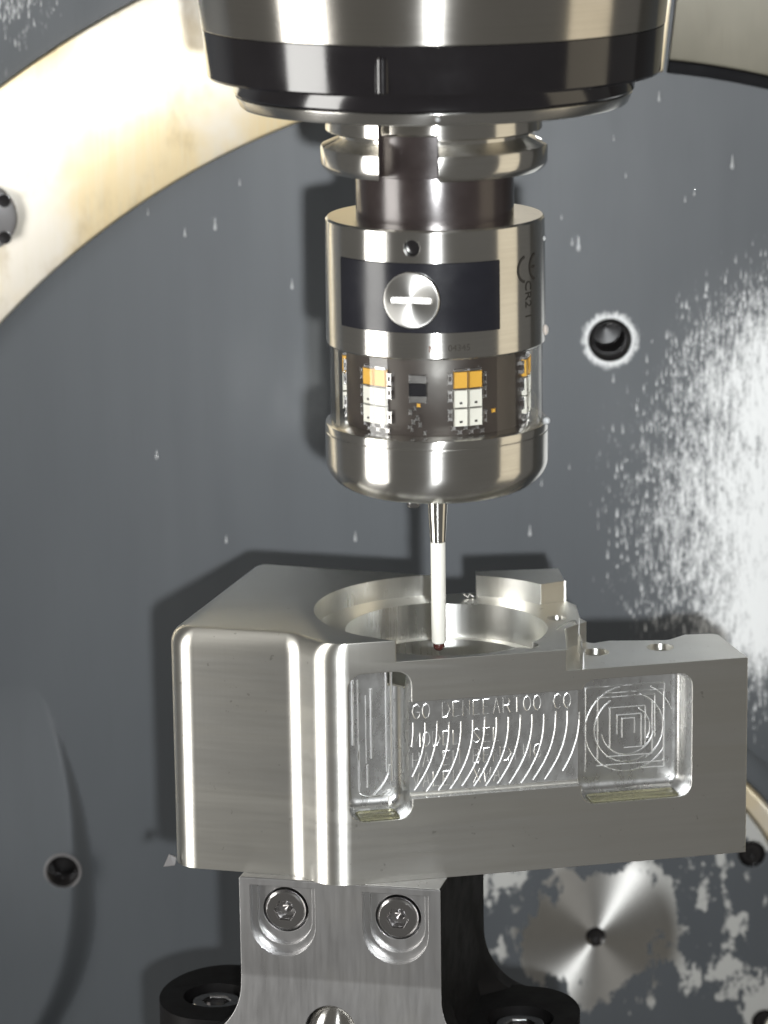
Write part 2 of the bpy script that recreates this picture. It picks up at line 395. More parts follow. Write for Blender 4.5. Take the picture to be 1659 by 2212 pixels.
# big concentric ring plate
RC = (52.1, -167.3)
def ring_sector(r0_, r1_, y0, y1, a0, a1, bev=1.2, segs=160):
    p = [(r0_, y1), (r0_, y0+bev), (r0_+bev*.3, y0+bev*.3), (r0_+bev, y0), (r1_-bev, y0), (r1_-bev*.3, y0+bev*.3), (r1_, y0+bev), (r1_, y1)]
    return lathe(p, RC, segs, 'Y', a0, a1, True)
rp = thing('ring_plate', (RC[0]-240, WY, RC[1]+190), 'brass-toned metal ring plate sweeping across the grey wall, blown out by flash', 'ring plate')
obj('ring_body', ring_sector(275.6, 335.8, WY-7, WY-.02, R(84), R(165)), 'gold', rp)
cd_ = obj('cover_disc', lathe([(.02, WY-10.5), (10.5, WY-10.5), (11.4, WY-10.1), (11.7, WY-9.2), (11.7, WY-7.02)], (-151.6, 60.6), 64, 'Y'), 'ledge', rp, label='round grey cover disc with pin holes')
for dx, dz in ((7.6, 5.8), (7.4, -6.8), (-7, 6), (-7, -6)):
    obj('pin_hole', lathe([(.02, WY-10.53), (1.75, WY-10.53), (2.0, WY-10.56), (2.25, WY-10.51)], (-151.6+dx, 60.6+dz), 24, 'Y'), 'hole', cd_)
rr = thing('shaded_ring_segment', (RC[0]+60, WY, RC[1]+300), 'dull shaded part of the ring plate with painted shadow strip below, behind the spindle', 'ring plate')
obj('ring_body', ring_sector(280.0, 335.8, WY-7, WY-.02, R(60), R(83.6)), 'dull', rr)
obj('painted_shadow_strip', ring_sector(275.4, 279.6, WY-6, WY-.02, R(60), R(83.6), .5), 'shadow', rr)  # thin dark strip modelled where only a shadow falls

# round pivot disc behind the right arm
pd = thing('pivot_disc', (PIV[0], WY, PIV[1]-84), 'round grey disc with chipped paint and turned bare metal round its centre hole', 'pivot disc')
dp = [(.02, 196), (70.6, 196)]
disc = lathe([(.02, 199.98), (71, 199.98), (71, 196.4), (70.6, 196), (.02, 196)], PIV, 128, 'Y')
SCREWS = [(114.8, -173.9, 4.9), (120.3, -238.3, 4.9)]
disc = boolean(disc, [cyl((PIV[0], 190, PIV[1]), (0, 1, 0), 3.7, 8.5, 40)]+[cyl((x, 190, z), (0, 1, 0), r, 9.2, 40) for x, z, r in SCREWS])
obj('disc_face', disc, 'disc', pd, smooth=30)
obj('rim', lathe([(71.2, 199.9), (71.2, 197.2), (72, 196.2), (77.3, 196.2), (78.6, 197.5), (78.6, 199.9)], PIV, 128, 'Y'), 'gold', pd, label='brass-toned outer rim')
obj('outer_step', lathe([(78.8, 199.9), (78.8, 198.4), (86, 198.6), (88, 199.9)], PIV, 128, 'Y'), 'wallplain', pd)
obj('centre_hole', lathe([(3.65, 196.2), (2.6, 197.0), (2.1, 197.6), (2.1, 198.3), (.02, 198.45)], PIV, 40, 'Y'), 'hole', pd)
for x, z, r in SCREWS:
    s_ = obj('socket_screw', lathe([(r-.05, 196.1), (r-.15, 198.9), (3.9, 198.8), (3.9, 197.4), (3.4, 197.0), (2.0, 197.0), (1.9, 198.6), (.02, 198.7)], (x, z), 40, 'Y'), 'hole', pd)

# ================================================================== SPINDLE
sp = thing('spindle_nose', (0, 0, 121), 'large tapered silver and black machine spindle holding the probe from above', 'spindle')
obj('housing', lathe([(40, 190), (69.2, 190), (69.0, 180), (66.3, 148.5), (65.6, 142.1), (65.3, 141.8), (40, 141.8)], (0, 0), 160), 'steel_band', sp)
blk = lathe([(40, 141.75), (65.45, 141.75), (64.4, 128.9), (63.9, 128.2), (57.3, 127.8), (57.05, 127.2), (57.05, 123.8), (56.5, 123.2), (40, 123.2)], (0, 0), 160, close=True)
ring_o = obj('black_ring', blk, 'black', sp, smooth=30)
obj('slot_screw', lathe([(.02, 139.5), (1.4, 139.2), (2.0, 138.4), (2.0, 129.4), (1.2, 128.9), (.02, 128.9)], (-14.6, -62.2), 24), 'black', ring_o)
obj('face_ring', lathe([(30, 123.1), (56.2, 123.1), (56.5, 122.7), (55.3, 120.0), (54.6, 119.4), (30, 119.3)], (0, 0), 160, close=True), 'steel', sp)

# ================================================================== TOUCH PROBE with its holder flange
tp = thing('touch_probe', (0, 0, -42), 'steel touch probe with black battery cover, LED window and white stylus hanging from spindle', 'touch probe')
fl = lathe([(20, 121), (31.0, 121), (31.05, 112.6), (30.7, 112.2), (27.2, 111.6), (27.1, 110.6), (27.5, 110.2), (32.3, 108.1), (32.55, 107.6), (32.55, 103.2), (32.1, 102.2), (30.8, 100.9), (20, 100.9)], (0, 0), 128, close=True)
key = box((-7.6, -28, 108), (1, 0, 0), (0, 1, 0), (0, 0, 1), 16.6, 28, 40)
key2 = box((34, 2, 112), (1, 0, 0), (0, 1, 0), (0, 0, 1), 10, 14, 40)
obj('flange', boolean(fl, [key, key2]), 'steel', tp, smooth=30)
obj('flange_core', lathe([(24.2, 118.9), (24.2, 100.95)], (0, 0), 96), 'shank', tp)
obj('slot_arc', lathe([(24.3, 118.9), (27.4, 118.9), (27.6, 118.5), (27.6, 113.6), (27.0, 113.0), (24.3, 113.0)], (0, 0), 24, 'Z', R(236.5), R(274.5), True), 'steel_band', tp)
obj('shank', lathe([(12, 100.9), (22.6, 100.9), (22.7, 100.4), (22.7, 87.4)], (0, 0), 96), 'shank', tp)
body = lathe([(12, 87.45), (30.9, 87.45), (31.5, 86.9), (31.6, 80), (31.7, 51.3), (31.2, 50.8), (12, 50.8)], (0, 0), 160, close=True)
AZ = lambda a: R(a-90)                      # 0 = facing the camera, positive to the right
d13 = Vector((sin(R(-13)), -cos(R(13)), 0))
body = boolean(body, [cyl(d13*26+Vector((0, 0, 82.5)), d13, 2.35, 10, 32)])
pb = obj('body', body, 'steel', tp, smooth=30)
obj('set_screw_hole', cyl(d13*26.2+Vector((0, 0, 82.5)), d13, 2.2, 2.4, 24), 'hole', pb)
# battery cover: a black curved plate
def cyl_patch(r0_, r1_, z0, z1, az0, az1, segs=40):
    return lathe([(r0_, z0), (r1_-.15, z0), (r1_, z0+.2), (r1_, z1-.2), (r1_-.15, z1), (r0_, z1)], (0, 0), segs, 'Z', AZ(az0), AZ(az1), True)
bc = obj('battery_cover', cyl_patch(31.2, 31.95, 58.6, 78.3, -58, 33.5), 'label', tp, label='glossy black battery cover')
# coin-slot cap
def disc_on(d, z, r_in, prof, segs=48, cz=None):
    d = Vector(d); x = Vector((0, 0, 1)).cross(d).normalized(); zc = Vector((0, 0, 1)); c = d*r_in+Vector((0, 0, z))
    return loft([[c+d*h+x*max(r, .01)*cos(2*pi*i/segs)+zc*max(r, .01)*sin(2*pi*i/segs) for i in range(segs)] for r, h in prof])
cp = disc_on(d13, 68.0, 30.5, [(8.1, 0), (8.1, 2.0), (7.85, 2.35), (7.2, 2.5), (.5, 2.0)])
xs = Vector((0, 0, 1)).cross(d13).normalized()
slot_poly = fillet([(-5.9, -.92), (5.9, -.92), (5.9, .92), (-5.9, .92)], [.7]*4, 4)
cp = boolean(cp, [loft([[d13*h+xs*a_+Vector((0, 0, 68.013+b_)) for a_, b_ in slot_poly] for h in (31.95, 36.0)])])
cap_o = obj('battery_cap', cp, 'capscrew', bc, smooth=25, label='round slotted steel battery cap')
cap_o.data.materials.append(MT['slot'])
for p in cap_o.data.polygons:
    q = p.center/S+wbase(cap_o); 
    if abs(q.z-68) < .95 and abs(q.dot(xs)) < 6 and q.dot(d13) < 32.42 and q.dot(d13) > 31.9: p.material_index = 1
# glass window, circuit board and LEDs
obj('window', lathe([(30.75, 50.75), (30.75, 27.9)], (0, 0), 128), 'glass', tp)
board = obj('circuit_board', lathe([(25.8, 50.7), (26.0, 50.2), (26.0, 28.2), (25.8, 27.7)], (0, 0), 96), 'pcb', tp)
def chip(az, z, wdt, h, mat, name, dep=1.2, bev=.12, par=None):
    d = Vector((sin(R(az)), -cos(R(az)), 0)); t = Vector((cos(R(az)), sin(R(az)), 0))
    return obj(name, box(d*(26.0+dep/2)+Vector((0, 0, z)), t, d, (0, 0, 1), wdt, dep, h, bev), mat, par or board)
for c in (18.5, -42, 78.5, 138, -102):
    for sgn in (-1, 1):
        a = c+sgn*4.75
        b_ = chip(a, 44.1, 3.7, 4.6, 'amber', 'amber_led'); chip(a, 46.9, 3.4, .7, 'chipgrey', 'solder_pad', 1.0)
        for z in (38.7, 33.3):
            chip(a, z, 3.7, 4.9, 'ledwhite', 'white_led'); 
            chip(a, z-1.2, .9, .7, 'chipgrey', 'led_mark', 1.26, .02)
    for sgn, zz in ((-1, 44.5), (-1, 39.5), (-1, 34.0), (1, 44.0), (1, 40.0), (1, 33.0)):
        chip(c+sgn*11.2, zz, 1.2, 3.2, 'chipgrey', 'resistor', .8, .2)
        chip(c+sgn*11.2, zz, 1.3, 1.3, 'pcb', 'resistor_core', .86, .1)
    for k in range(6):
        chip(c-9+k*3.7, 30.2-(k % 2)*1.2, 1.1, 1.0, 'chipgrey', 'solder_joint', .6, .2)
for z, h, mt in ((44.6, 2.2, 'chipgrey'), (41.6, 3.6, 'label'), (38.8, 1.8, 'chipgrey')): chip(-12, z, 5.0, h, mt, 'diode', 1.6, .15)
for k in range(10): chip(-12+random.uniform(-6, 6), 36.0-k*.78, random.uniform(.6, 1.2), random.uniform(.6, 1.3), 'chipgrey', 'solder_joint', .6, .15)
chip(37, 34.2, 1.0, 1.0, 'amber', 'test_point', .4, .1)
chip(-12, 36.9, .9, .9, 'amber', 'test_point', .5, .1)
# nose cap
nose = [(12, 27.85), (31.0, 27.85), (32.3, 27.6), (32.45, 27.1), (32.45, 25.4), (32.25, 25.2), (32.45, 25.0), (32.4, 16.5)]
nose += [(32.4-12.5+12.5*cos(a), 16.5-9.2*sin(a)) for a in [pi/2*k/14 for k in range(1, 15)]]
nose += [(12, 7.0), (6, 6.9), (.05, 6.9)]
nc = obj('nose_cap', lathe(nose, (0, 0), 160), 'steel', tp, smooth=30)
obj('nose_screw', lathe([(.02, 4.9), (1.6, 5.1), (2.0, 5.7), (2.0, 7.6)], (-7.2, -15.5), 20), 'screw', nc)
sty = obj('stylus', lathe([(.02, 8), (3.6, 8), (3.6, 6.4), (3.1, 5.6), (3.0, 2.6), (2.5, -5.5), (2.3, -9.0), (.02, -9.1)], (0, 0), 40), 'steel', tp)
obj('ceramic_stem', lathe([(.02, -9.15), (2.1, -9.2), (2.18, -9.5), (2.18, -39.4), (1.9, -39.8), (.02, -39.85)], (0, 0), 40), 'ceramic', sty, label='white ceramic stem')
obj('ruby_ball', lathe([(.01, -38.9)]+[(1.72*sin(pi*k/14), -40.55+1.72*cos(pi*k/14)) for k in range(1, 14)]+[(.01, -42.27)], (0, 0), 32), 'ruby', sty)

# writing on the probe body, wrapped round the cylinder
def wrap_text(txt, size, az, z, mat, name, rad=31.62, rot=0.0, parent=None, thick=.06):
    cu = bpy.data.curves.new('t', 'FONT'); cu.body = txt; cu.size = size; cu.align_x = 'CENTER'; cu.align_y = 'CENTER'; cu.resolution_u = 3
    o = bpy.data.objects.new('t', cu); COL.objects.link(o); dg = bpy.context.evaluated_depsgraph_get(); dg.update()
    me = bpy.data.meshes.new_from_object(o.evaluated_get(dg)); bpy.data.objects.remove(o); bpy.data.curves.remove(cu)
    bm = bmesh.new(); bm.from_mesh(me); bpy.data.meshes.remove(me)
    bmesh.ops.triangulate(bm, faces=bm.faces); bmesh.ops.subdivide_edges(bm, edges=[e for e in bm.edges if e.calc_length() > .6], cuts=2)
    for v in bm.verts:
        x, y = v.co.x*cos(rot)-v.co.y*sin(rot), v.co.x*sin(rot)+v.co.y*cos(rot)
        a = R(az)+x/rad; v.co = (rad*sin(a)+thick*sin(a), -(rad+thick)*cos(a), z+y)
    return obj(name, bm, mat, parent, smooth=None)
wrap_text('N', 2.6, -3, 54.0, 'redink', 'printed_letter', 31.66, parent=pb)
wrap_text('04345', 2.6, 11, 54.2, 'ink', 'printed_number', 31.66, parent=pb)
wrap_text('CR2 1', 4.4, 55, 65.4, 'ink', 'printed_text', 31.68, -pi/2, pb)
# CE mark drawn as two open arcs
def arc_patch(az, z, r, wd, a0, a1, seg=18):
    bm = bmesh.new(); A = []; 
    for k in range(seg+1):
        a = a0+(a1-a0)*k/seg; row = []
        for q in (r-wd/2, r+wd/2):
            x, y = q*cos(a), q*sin(a); b = R(az)+x/31.7; row.append(bm.verts.new((31.72*sin(b), -31.72*cos(b), z+y)))
        A.append(row)
    for p, q in zip(A, A[1:]): bm.faces.new((p[0], p[1], q[1], q[0]))
    return bm
ce = join(arc_patch(53, 74.4, 3.6, .8, R(100), R(260)), arc_patch(63, 74.6, 3.6, .8, R(100), R(260)), cyl_patch(31.66, 31.74, 74.2, 75.0, 57.4, 61.5, 4))
obj('ce_mark', ce, 'ink', pb, smooth=None)

# ================================================================== WORKPIECE
ZT, ZF, ZR, ZB = -36.14, -42.64, -49.04, -110.27
FS = .217; fl_ = math.hypot(1, FS); FX = Vector((1/fl_, FS/fl_, 0)); FN = Vector((FS/fl_, -1/fl_, 0)); FO = Vector((-28.3, -13.92, 0))
def front(s, z, d=0.):                      # point on the front face: s along it, z up, d out of it
    p = FO+FX*s+FN*d; return Vector((p.x, p.y, z))
fy = lambda x: -9.68+FS*(x+8.75)
outline = [(-82.0, 6.0), (-42.5, -4.6), (-33.0, fy(-33)), (92.6, fy(92.6)), (89.6, 24), (86, 40), (76, 39), (70.5, 33.0), (52, 33.2), (46.5, 30), (43.8, 36), (43.4, 52), (40, 58.5), (39, 73), (12.8, 70.5), (-1.4, 67.8), (-57.5, 90.2)]
radii = [9, 11, 11.5, 0, 5, 3, 2, 4, 5, 2, 3, 3, 1, 0, 0, 0, 6]
wts = [1, 1, .0, 0, 0, 0, 0, 0, 0, 0, 0, 0, 0, 0, 0, .3, 1]
pl = []; pw = []
for i in range(len(outline)):
    # fillet one vertex at a time so that weights can be attached
    q = fillet([outline[i-1], outline[i], outline[(i+1) % len(outline)]], [0, radii[i], 0], 10)[1:-1]
    for k, p in enumerate(q):
        pl.append(Vector(p)); wv = wts[i]
        if i == 1: wv = 1-.45*k/max(1, len(q)-1)
        if i == 2: wv = .55*(1-k/max(1, len(q)-1))**1.5
        pw.append(wv)
def inward(i):
    N = len(pl); t = (pl[(i+1) % N]-pl[i-1]).normalized(); return Vector((-t.y, t.x))
def ring_at(z, off, rad=1.0):
    return [(p.x+inward(i).x*off*pw[i], p.y+inward(i).y*off*pw[i], z) for i, p in enumerate(pl)]
rf = 5.4
rings = [ring_at(ZB, .0), ring_at(ZT-rf, 0)]+[ring_at(ZT-rf+rf*sin(a), rf*(1-cos(a))) for a in [pi/2*k/8 for k in range(1, 9)]]
# keep the untouched top edge sharp: unweighted points rise straight up
wp = loft(rings)
BCX, BCY = 2.7, 26.4
cut = [cyl((BCX, BCY, ZF), (0, 0, 1), 40, 30, 128)]
cut.append(cyl((BCX, BCY, ZB+14), (0, 0, 1), 27.4, 90, 128)); cut.append(cyl((BCX, BCY, -53.6), (0, 0, 1), 30.6, 60, 128))
cut.append(prism([(-9.2, -25), (60, -25), (60, 57.4), (40, 57.2), (32.2, 52.8), (30, 26), (-9.2, 10)], ZF, ZT+30))
cut.append(prism([(37.0, -25), (120, -25), (120, 60), (46, 60), (46.2, 33), (42.6, 29), (38.4, 24)], ZR, ZT+30))
cut.append(prism([(-1.2, 50), (12.9, 50), (12.9, 95), (-1.2, 95)], ZF-.4, ZT+30))
for x, y, r in ((26.3, 6.0, 3.4), (-22.3, 36, 3.0), (36.7, 36.8, 3.0)): cut.append(cyl((x, y, ZF-9), (0, 0, 1), r, 30, 32))
for x, y in ((47.6, 20.5), (67.4, 25.0)):
    cut.append(cyl((x, y, ZR-3.2), (0, 0, 1), 4.1, 20, 40)); cut.append(cyl((x, y, ZR-14), (0, 0, 1), 2.4, 30, 32))
def pocket(s0, s1, z0, z1, depth, rc, rb, n=6):
    prof = [(0, 3.0), (0, -(depth-rb))]+[(rb*(1-cos(a)), -(depth-rb)-rb*sin(a)) for a in [pi/2*k/6 for k in range(1, 7)]]
    rings_ = []
    for off, d in prof:
        poly = [(s0+off, z0+off), (s1-off, z0+off), (s1-off, z1-off), (s0+off, z1-off)]
        rr_ = max(rc-off, .3); rings_.append([front(s, z, d) for s, z in fillet(poly, [rr_]*4, n)])
    return loft(rings_)
sx = lambda X: (X+28.3)*fl_
P_TALL = (sx(-27.0), sx(-8.35), -91.0, -45.6)
P_TXT = (sx(-12), sx(45), -85.0, -55.2)
P_SQ = (sx(42.1), sx(75.7), -91.0, -52.4)
cut.append(pocket(*P_TXT, 3.6, .8, .9)); 
cut.append(pocket(*P_TALL, 13, 4.6, 3.2)); cut.append(pocket(*P_SQ, 12, 4.2, 2.8))
wp = boolean(wp, cut)
work = thing('workpiece', (0, 25, ZB), 'milled aluminium block with a large bore, engraved front strip and two pockets', 'workpiece')
wb = obj('block', wp, 'alu_front', work, smooth=22)

wb.data.materials.append(MT['pocket'])
for p in wb.data.polygons:                   # cutter-scuffed pocket faces
    c_ = p.center/S+wbase(wb); rel = Vector((c_.x, c_.y, 0))-FO; d_ = rel.dot(FN); s_ = rel.dot(FX)
    if -13.6 < d_ < -.25 and P_TALL[0]-.6 < s_ < P_SQ[1]+.6 and -91.6 < c_.z < -45 and abs(math.hypot(c_.x-BCX, c_.y-BCY)-27.4) > .6 and abs(math.hypot(c_.x-BCX, c_.y-BCY)-30.6) > .6: p.material_index = 1
wb.data.materials.append(MT['bored'])
for p in wb.data.polygons:                   # finely bored cylinder walls
    c_ = p.center/S+wbase(wb); rad_ = math.hypot(c_.x-BCX, c_.y-BCY)
    if abs(p.normal.z) < .1 and min(abs(rad_-q) for q in (40, 30.6, 27.4)) < .4 and c_.z > ZB+10: p.material_index = 2
# marks left by the cutter on the pocket floors, standing proud as fine ridges
def ridge(pts, name, r=.16, par=wb, mat='alu_bright'):
    return obj(name, tube(pts, r, 6), mat, par, smooth=60)
s0, s1 = P_TXT[0], P_TXT[1]; fd = -3.6
for k in range(15):
    s = sx(-7.2)+k*3.63; pts = []
    zt = -62.6+random.uniform(-.8, .5)
    for j in range(15):
        t = j/14*(20.8 if k < 14 else 18); off = -(max(0, t-2)**2)/50
        if s+off < sx(-8.0): continue
        pts.append(front(s+off, zt-t, fd+.08))
    if len(pts) > 2: ridge(pts, 'cutter_ridge', .25)
STROKES = {
 'G': [[(.9, .8), (.6, 1), (.2, .9), (0, .5), (.2, .1), (.6, 0), (.9, .2), (.9, .45), (.5, .45)]], 'O': [[(.45+.45*sin(a), .5-.5*cos(a)) for a in [2*pi*k/10 for k in range(11)]]],
 'D': [[(0, 0), (0, 1), (.5, .95), (.9, .5), (.5, .05), (0, 0)]], 'E': [[(.8, 1), (0, 1), (0, 0), (.8, 0)], [(0, .5), (.6, .5)]], 'N': [[(0, 0), (0, 1), (.8, 0), (.8, 1)]],
 'A': [[(0, 0), (.4, 1), (.8, 0)], [(.15, .4), (.65, .4)]], 'R': [[(0, 0), (0, 1), (.6, .95), (.75, .75), (.6, .52), (0, .5)], [(.4, .5), (.8, 0)]], 'T': [[(0, 1), (.85, 1)], [(.42, 1), (.42, 0)]],
 'C': [[(.9, .85), (.6, 1), (.2, .9), (0, .5), (.2, .1), (.6, 0), (.9, .15)]], 'M': [[(0, 0), (0, 1), (.45, .4), (.9, 1), (.9, 0)]], 'L': [[(0, 1), (0, 0), (.7, 0)]], 'S': [[(.8, .85), (.4, 1), (.05, .8), (.4, .5), (.8, .2), (.4, 0), (0, .15)]],
 'H': [[(0, 0), (0, 1)], [(.8, 0), (.8, 1)], [(0, .5), (.8, .5)]], 'B': [[(0, 0), (0, 1), (.6, .95), (.7, .75), (.5, .52), (0, .5), (.6, .48), (.8, .25), (.6, .02), (0, 0)]], 'V': [[(0, 1), (.4, 0), (.8, 1)]],
 'K': [[(0, 0), (0, 1)], [(.8, 1), (0, .5), (.8, 0)]], 'X': [[(0, 0), (.8, 1)], [(0, 1), (.8, 0)]], 'W': [[(0, 1), (.2, 0), (.45, .6), (.7, 0), (.9, 1)]], 'I': [[(.2, 0), (.2, 1)]]}
rows = [('GO DENEEARTOO CO', -61.6, 4.6), ('MODEL SEL', -70.2, 4.4), ('HA EN BENDING', -76.4, 4.4), ('VALEN XWA', -82.6, 4.4)]
for txt, z, h in rows:
    for i, ch in enumerate(txt):
        if ch == ' ': continue
        sb = sx(-7.4)+i*3.08
        ls = [tube([front(sb+a*2.5, z+b*h, fd+.08) for a, b in st], .16, 5) for st in STROKES[ch]]
        obj('engraved_letter', join(*ls), 'alu_bright', wb, smooth=60)
# square pocket: nested cutter paths
cs, cz, dd = (P_SQ[0]+P_SQ[1])/2+.6, (P_SQ[2]+P_SQ[3])/2-.3, -12+.1
for hw, hh, ox, oz, a, b in ((12.4, 13.2, -.8, .4, 0, 3.3), (10.6, 11.3, .8, .2, 1.1, 4), (9, 9.6, -.4, .6, 0, 2.7), (7.2, 8.2, .6, -.3, 2, 4), (5.6, 6.4, 0, .4, 0, 3.6), (3.8, 5.0, .5, -.6, .4, 3.0), (2.0, 3.0, .2, .2, 0, 2.8)):
    corners = [(-hw, -hh), (-hw, hh), (hw, hh), (hw, -hh)]; pts = []
    for j in range(81):
        t = a+(b-a)*j/80; i = int(t) % 4; f = t-int(t); p, q = corners[i], corners[(i+1) % 4]
        pts.append(front(cs+ox+p[0]+(q[0]-p[0])*f, cz+oz+p[1]+(q[1]-p[1])*f, dd))
    ridge(pts, 'cutter_path', .22)
for r_, a0, a1 in ((13.4, 100, 330), (11.2, -60, 70), (10.4, 120, 300), (8.2, 190, 350), (7.0, -30, 60), (14.6, 20, 60)):
    ridge([front(cs+r_*cos(R(a0+(a1-a0)*k/30)), cz+r_*sin(R(a0+(a1-a0)*k/30)), dd) for k in range(31)], 'cutter_path', .22)
# tall pocket: upright paths and round slot
ts0, ts1, tz0, tz1 = P_TALL; td = -13+.15
for a, za, zb_, rr_ in ((4.0, -71, -51, .5), (5.6, -72, -51, .25), (5.8, -85.5, -71, .45), (8.0, -77, -56, .22), (9.6, -75.5, -54, .5), (8.3, -84.5, -77.5, .4), (14.2, -80, -48, .45), (15.8, -83, -49, .5)):
    ridge([front(ts0+a, za+(zb_-za)*k/10, td) for k in range(11)], 'cutter_path', rr_)
ridge([front(ts0+5.8+4.6*(1-cos(pi*k/16)), -85.5-1.8*sin(pi*k/16), td) for k in range(17)], 'cutter_path', .4)
ridge([front(ts0+15.0-5.0*(k/12)**2, -78-9*(k/12), td) for k in range(13)], 'cutter_path', .35)
ridge([front(ts0+3.0+8*k/12, -49.2+1.0*sin(pi*k/12), td) for k in range(13)], 'cutter_path', .35)
M_ = Mat('pale_coolant'); t_ = M_.n('BsdfTransparent'); t_.inputs[0].default_value = (.97, .95, .72, 1); g_ = M_.n('BsdfGlossy'); g_.inputs['Roughness'].default_value = .08
d_ = M_.n('BsdfDiffuse'); d_.inputs[0].default_value = (.85, .82, .55, 1); fr_ = M_.n('Fresnel'); fr_.inputs[0].default_value = 1.4
MT['coolant'] = M_.done(M_.mixs(fr_.outputs[0], M_.mixs(.18, t_.outputs[0], d_.outputs[0]), g_.outputs[0]))
for P_, dp, lab in ((P_TALL, 13, 'pale yellow coolant lying in the bottom of the tall narrow pocket'), (P_SQ, 12, 'pale yellow coolant lying in the bottom of the square pocket')):
    a_, b_, z_ = P_[0]+3.4, P_[1]-3.4, P_[2]
    bm = loft([[front(x, z_+.08+e, d) for x, d in fillet([(a_+i, -1.0-i), (b_-i, -1.0-i), (b_-i, -dp+3.6+i), (a_+i, -dp+3.6+i)], [1.2]*4, 5)] for e, i in ((0, 0), (.35, .05), (.6, .5))])
    obj('coolant_puddle', bm, 'coolant', None, tuple(front((a_+b_)/2, z_, -dp/2)), 50, lab, 'coolant')
# thin burr standing at the step and curls on the right arm
bz = []
def sheet(path, h, t=.25):
    rings_ = []
    for p, hh in zip(path, h):
        p = Vector(p); rings_.append([p+Vector((-t, 0, 0)), p+Vector((t, 0, 0)), p+Vector((t*.3, 0, hh)), p+Vector((-t*.3, 0, hh))])
    return loft(rings_)
obj('burr', sheet([(42.8+.4*sin(k*1.3), 1.6+k*2.4, ZR-.1) for k in range(11)], [5.4+1.0*sin(k*2.1)+(3.2 if k == 10 else 0) for k in range(11)]), 'alu_bright', work, label='thin upright burr on the step')
obj('burr', tube([(36+6*sin(k*.35), 24+k*1.1, ZF+.2+1.5*sin(k*.6)) for k in range(10)], .22), 'alu_bright', work)
obj('burr', tube([(12.0-k*.6, 64+.3*sin(k*1.5), ZF-.1+.5*(k % 3)) for k in range(6)], .3), 'alu_bright', work)

def socket_head(c, ax, ex, ey, R_, H, hexr, depth):
    c, ax, ex, ey = Vector(c), Vector(ax), Vector(ex), Vector(ey); n = 48; rings_ = []
    def circ(r, h): return [c+ax*h+ex*r*cos(2*pi*i/n)+ey*r*sin(2*pi*i/n) for i in range(n)]
    def hexa(k, h):
        out = []
        for i in range(n):
            a = 2*pi*i/n; rr_ = k*cos(pi/6)/cos((a % (pi/3))-pi/6); out.append(c+ax*h+ex*rr_*cos(a)+ey*rr_*sin(a))
        return out
    return loft([circ(R_, 0), circ(R_, H-.9), circ(R_-.25, H-.35), circ(R_-.8, H), circ(hexr+.75, H), hexa(hexr+.35, H-.05), hexa(hexr, H-.5), hexa(hexr, H-depth), circ(hexr*.5, H-depth-.2), circ(.05, H-depth-1.3)], cap=True)
# ================================================================== FIXTURE POST
BA = R(13.5); BX = Vector((cos(BA), -sin(BA), 0)); BN = Vector((-sin(BA), -cos(BA), 0)); BK = -BN
BO = Vector((-30.5, -11.2, 0)); HW = 30.8; DEP = 62.0; ZL = -161.0; ZC = -141.2
def bpt(s, k, z): p = BO+BX*s+BK*k; return Vector((p.x, p.y, z))   # s along the face, k back from it
post = thing('clamp_post', tuple(bpt(0, 31, ZL-14)), 'polished steel post with two recessed socket screws carrying the aluminium block', 'fixture post')
zs = [ZB-.02, ZB-.4, ZB-8, ZB-20, ZC+.6, ZC, ZC-.6]+[-163+19*(1-sin(a)) for a in [pi/2*k/14 for k in range(1, 15)]]+[-170]
zs = sorted(set(round(z, 3) for z in zs), reverse=True); rings_ = []
for z in zs:
    fr = 19.0; ZQ = -163.0; o = 0.0 if z > ZQ+fr else fr-math.sqrt(max(0, fr*fr-(ZQ+fr-max(z, ZQ+.01))**2))
    ch = .35 if z > ZB-.3 else 0
    f = 0 if z > ZC else (ZC-z)*.09
    side = [(HW+o-ch, -f+ch), (HW+o-ch, 7), (HW+o*.2-ch, 14), (HW+o*.2-ch, 47), (HW+o*.9-ch, 55), (HW+o*.9-ch, DEP)]
    rings_.append([bpt(-a_, k, z) for a_, k in side]+[bpt(a_, k, z) for a_, k in side[::-1]])
pbm = loft(rings_)
cuts = []
for s in (-17.6, 17.0):
    u = [(s-10, ZB-2.4), (s-10, -124.5)]+[(s+10*cos(a), -124.5+10*sin(a)) for a in [pi+pi*k/20 for k in range(1, 20)]]+[(s+10, -124.5), (s+10, ZB-2.4)]
    cuts.append(loft([[bpt(x, -4, z) for x, z in u], [bpt(x, 2.6, z) for x, z in u]]))
    u2 = [(s-8.4, ZB-2.6), (s-8.4, -123.4)]+[(s+8.4*cos(a), -123.4+8.4*sin(a)) for a in [pi+pi*k/20 for k in range(1, 20)]]+[(s+8.4, -123.4), (s+8.4, ZB-2.6)]
    cuts.append(loft([[bpt(x, -4, z) for x, z in u2], [bpt(x, 4.2, z) for x, z in u2]]))
    cuts.append(cyl(bpt(s, -4, -121.2), BK, 7.0, 12.5, 40))
cuts.append(cyl(bpt(-3.0, -8, -157), BK, 8.0, 30, 40))
pbody = obj('post_body', boolean(pbm, cuts), 'post', post, smooth=25)
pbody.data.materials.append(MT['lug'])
for p in pbody.data.polygons:                # bright front; flanks get a dark colour that stands for their shade
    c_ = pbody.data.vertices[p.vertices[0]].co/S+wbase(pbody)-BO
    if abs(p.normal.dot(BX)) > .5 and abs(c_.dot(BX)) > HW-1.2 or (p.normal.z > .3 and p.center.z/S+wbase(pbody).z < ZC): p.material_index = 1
for s in (-17.6, 17.0):
    c = bpt(s, 8.3, -121.2)
    obj('socket_screw', socket_head(c, BN, BX, (0, 0, 1), 6.4, 5.6, 3.1, 3.6), 'screw', post, smooth=25)
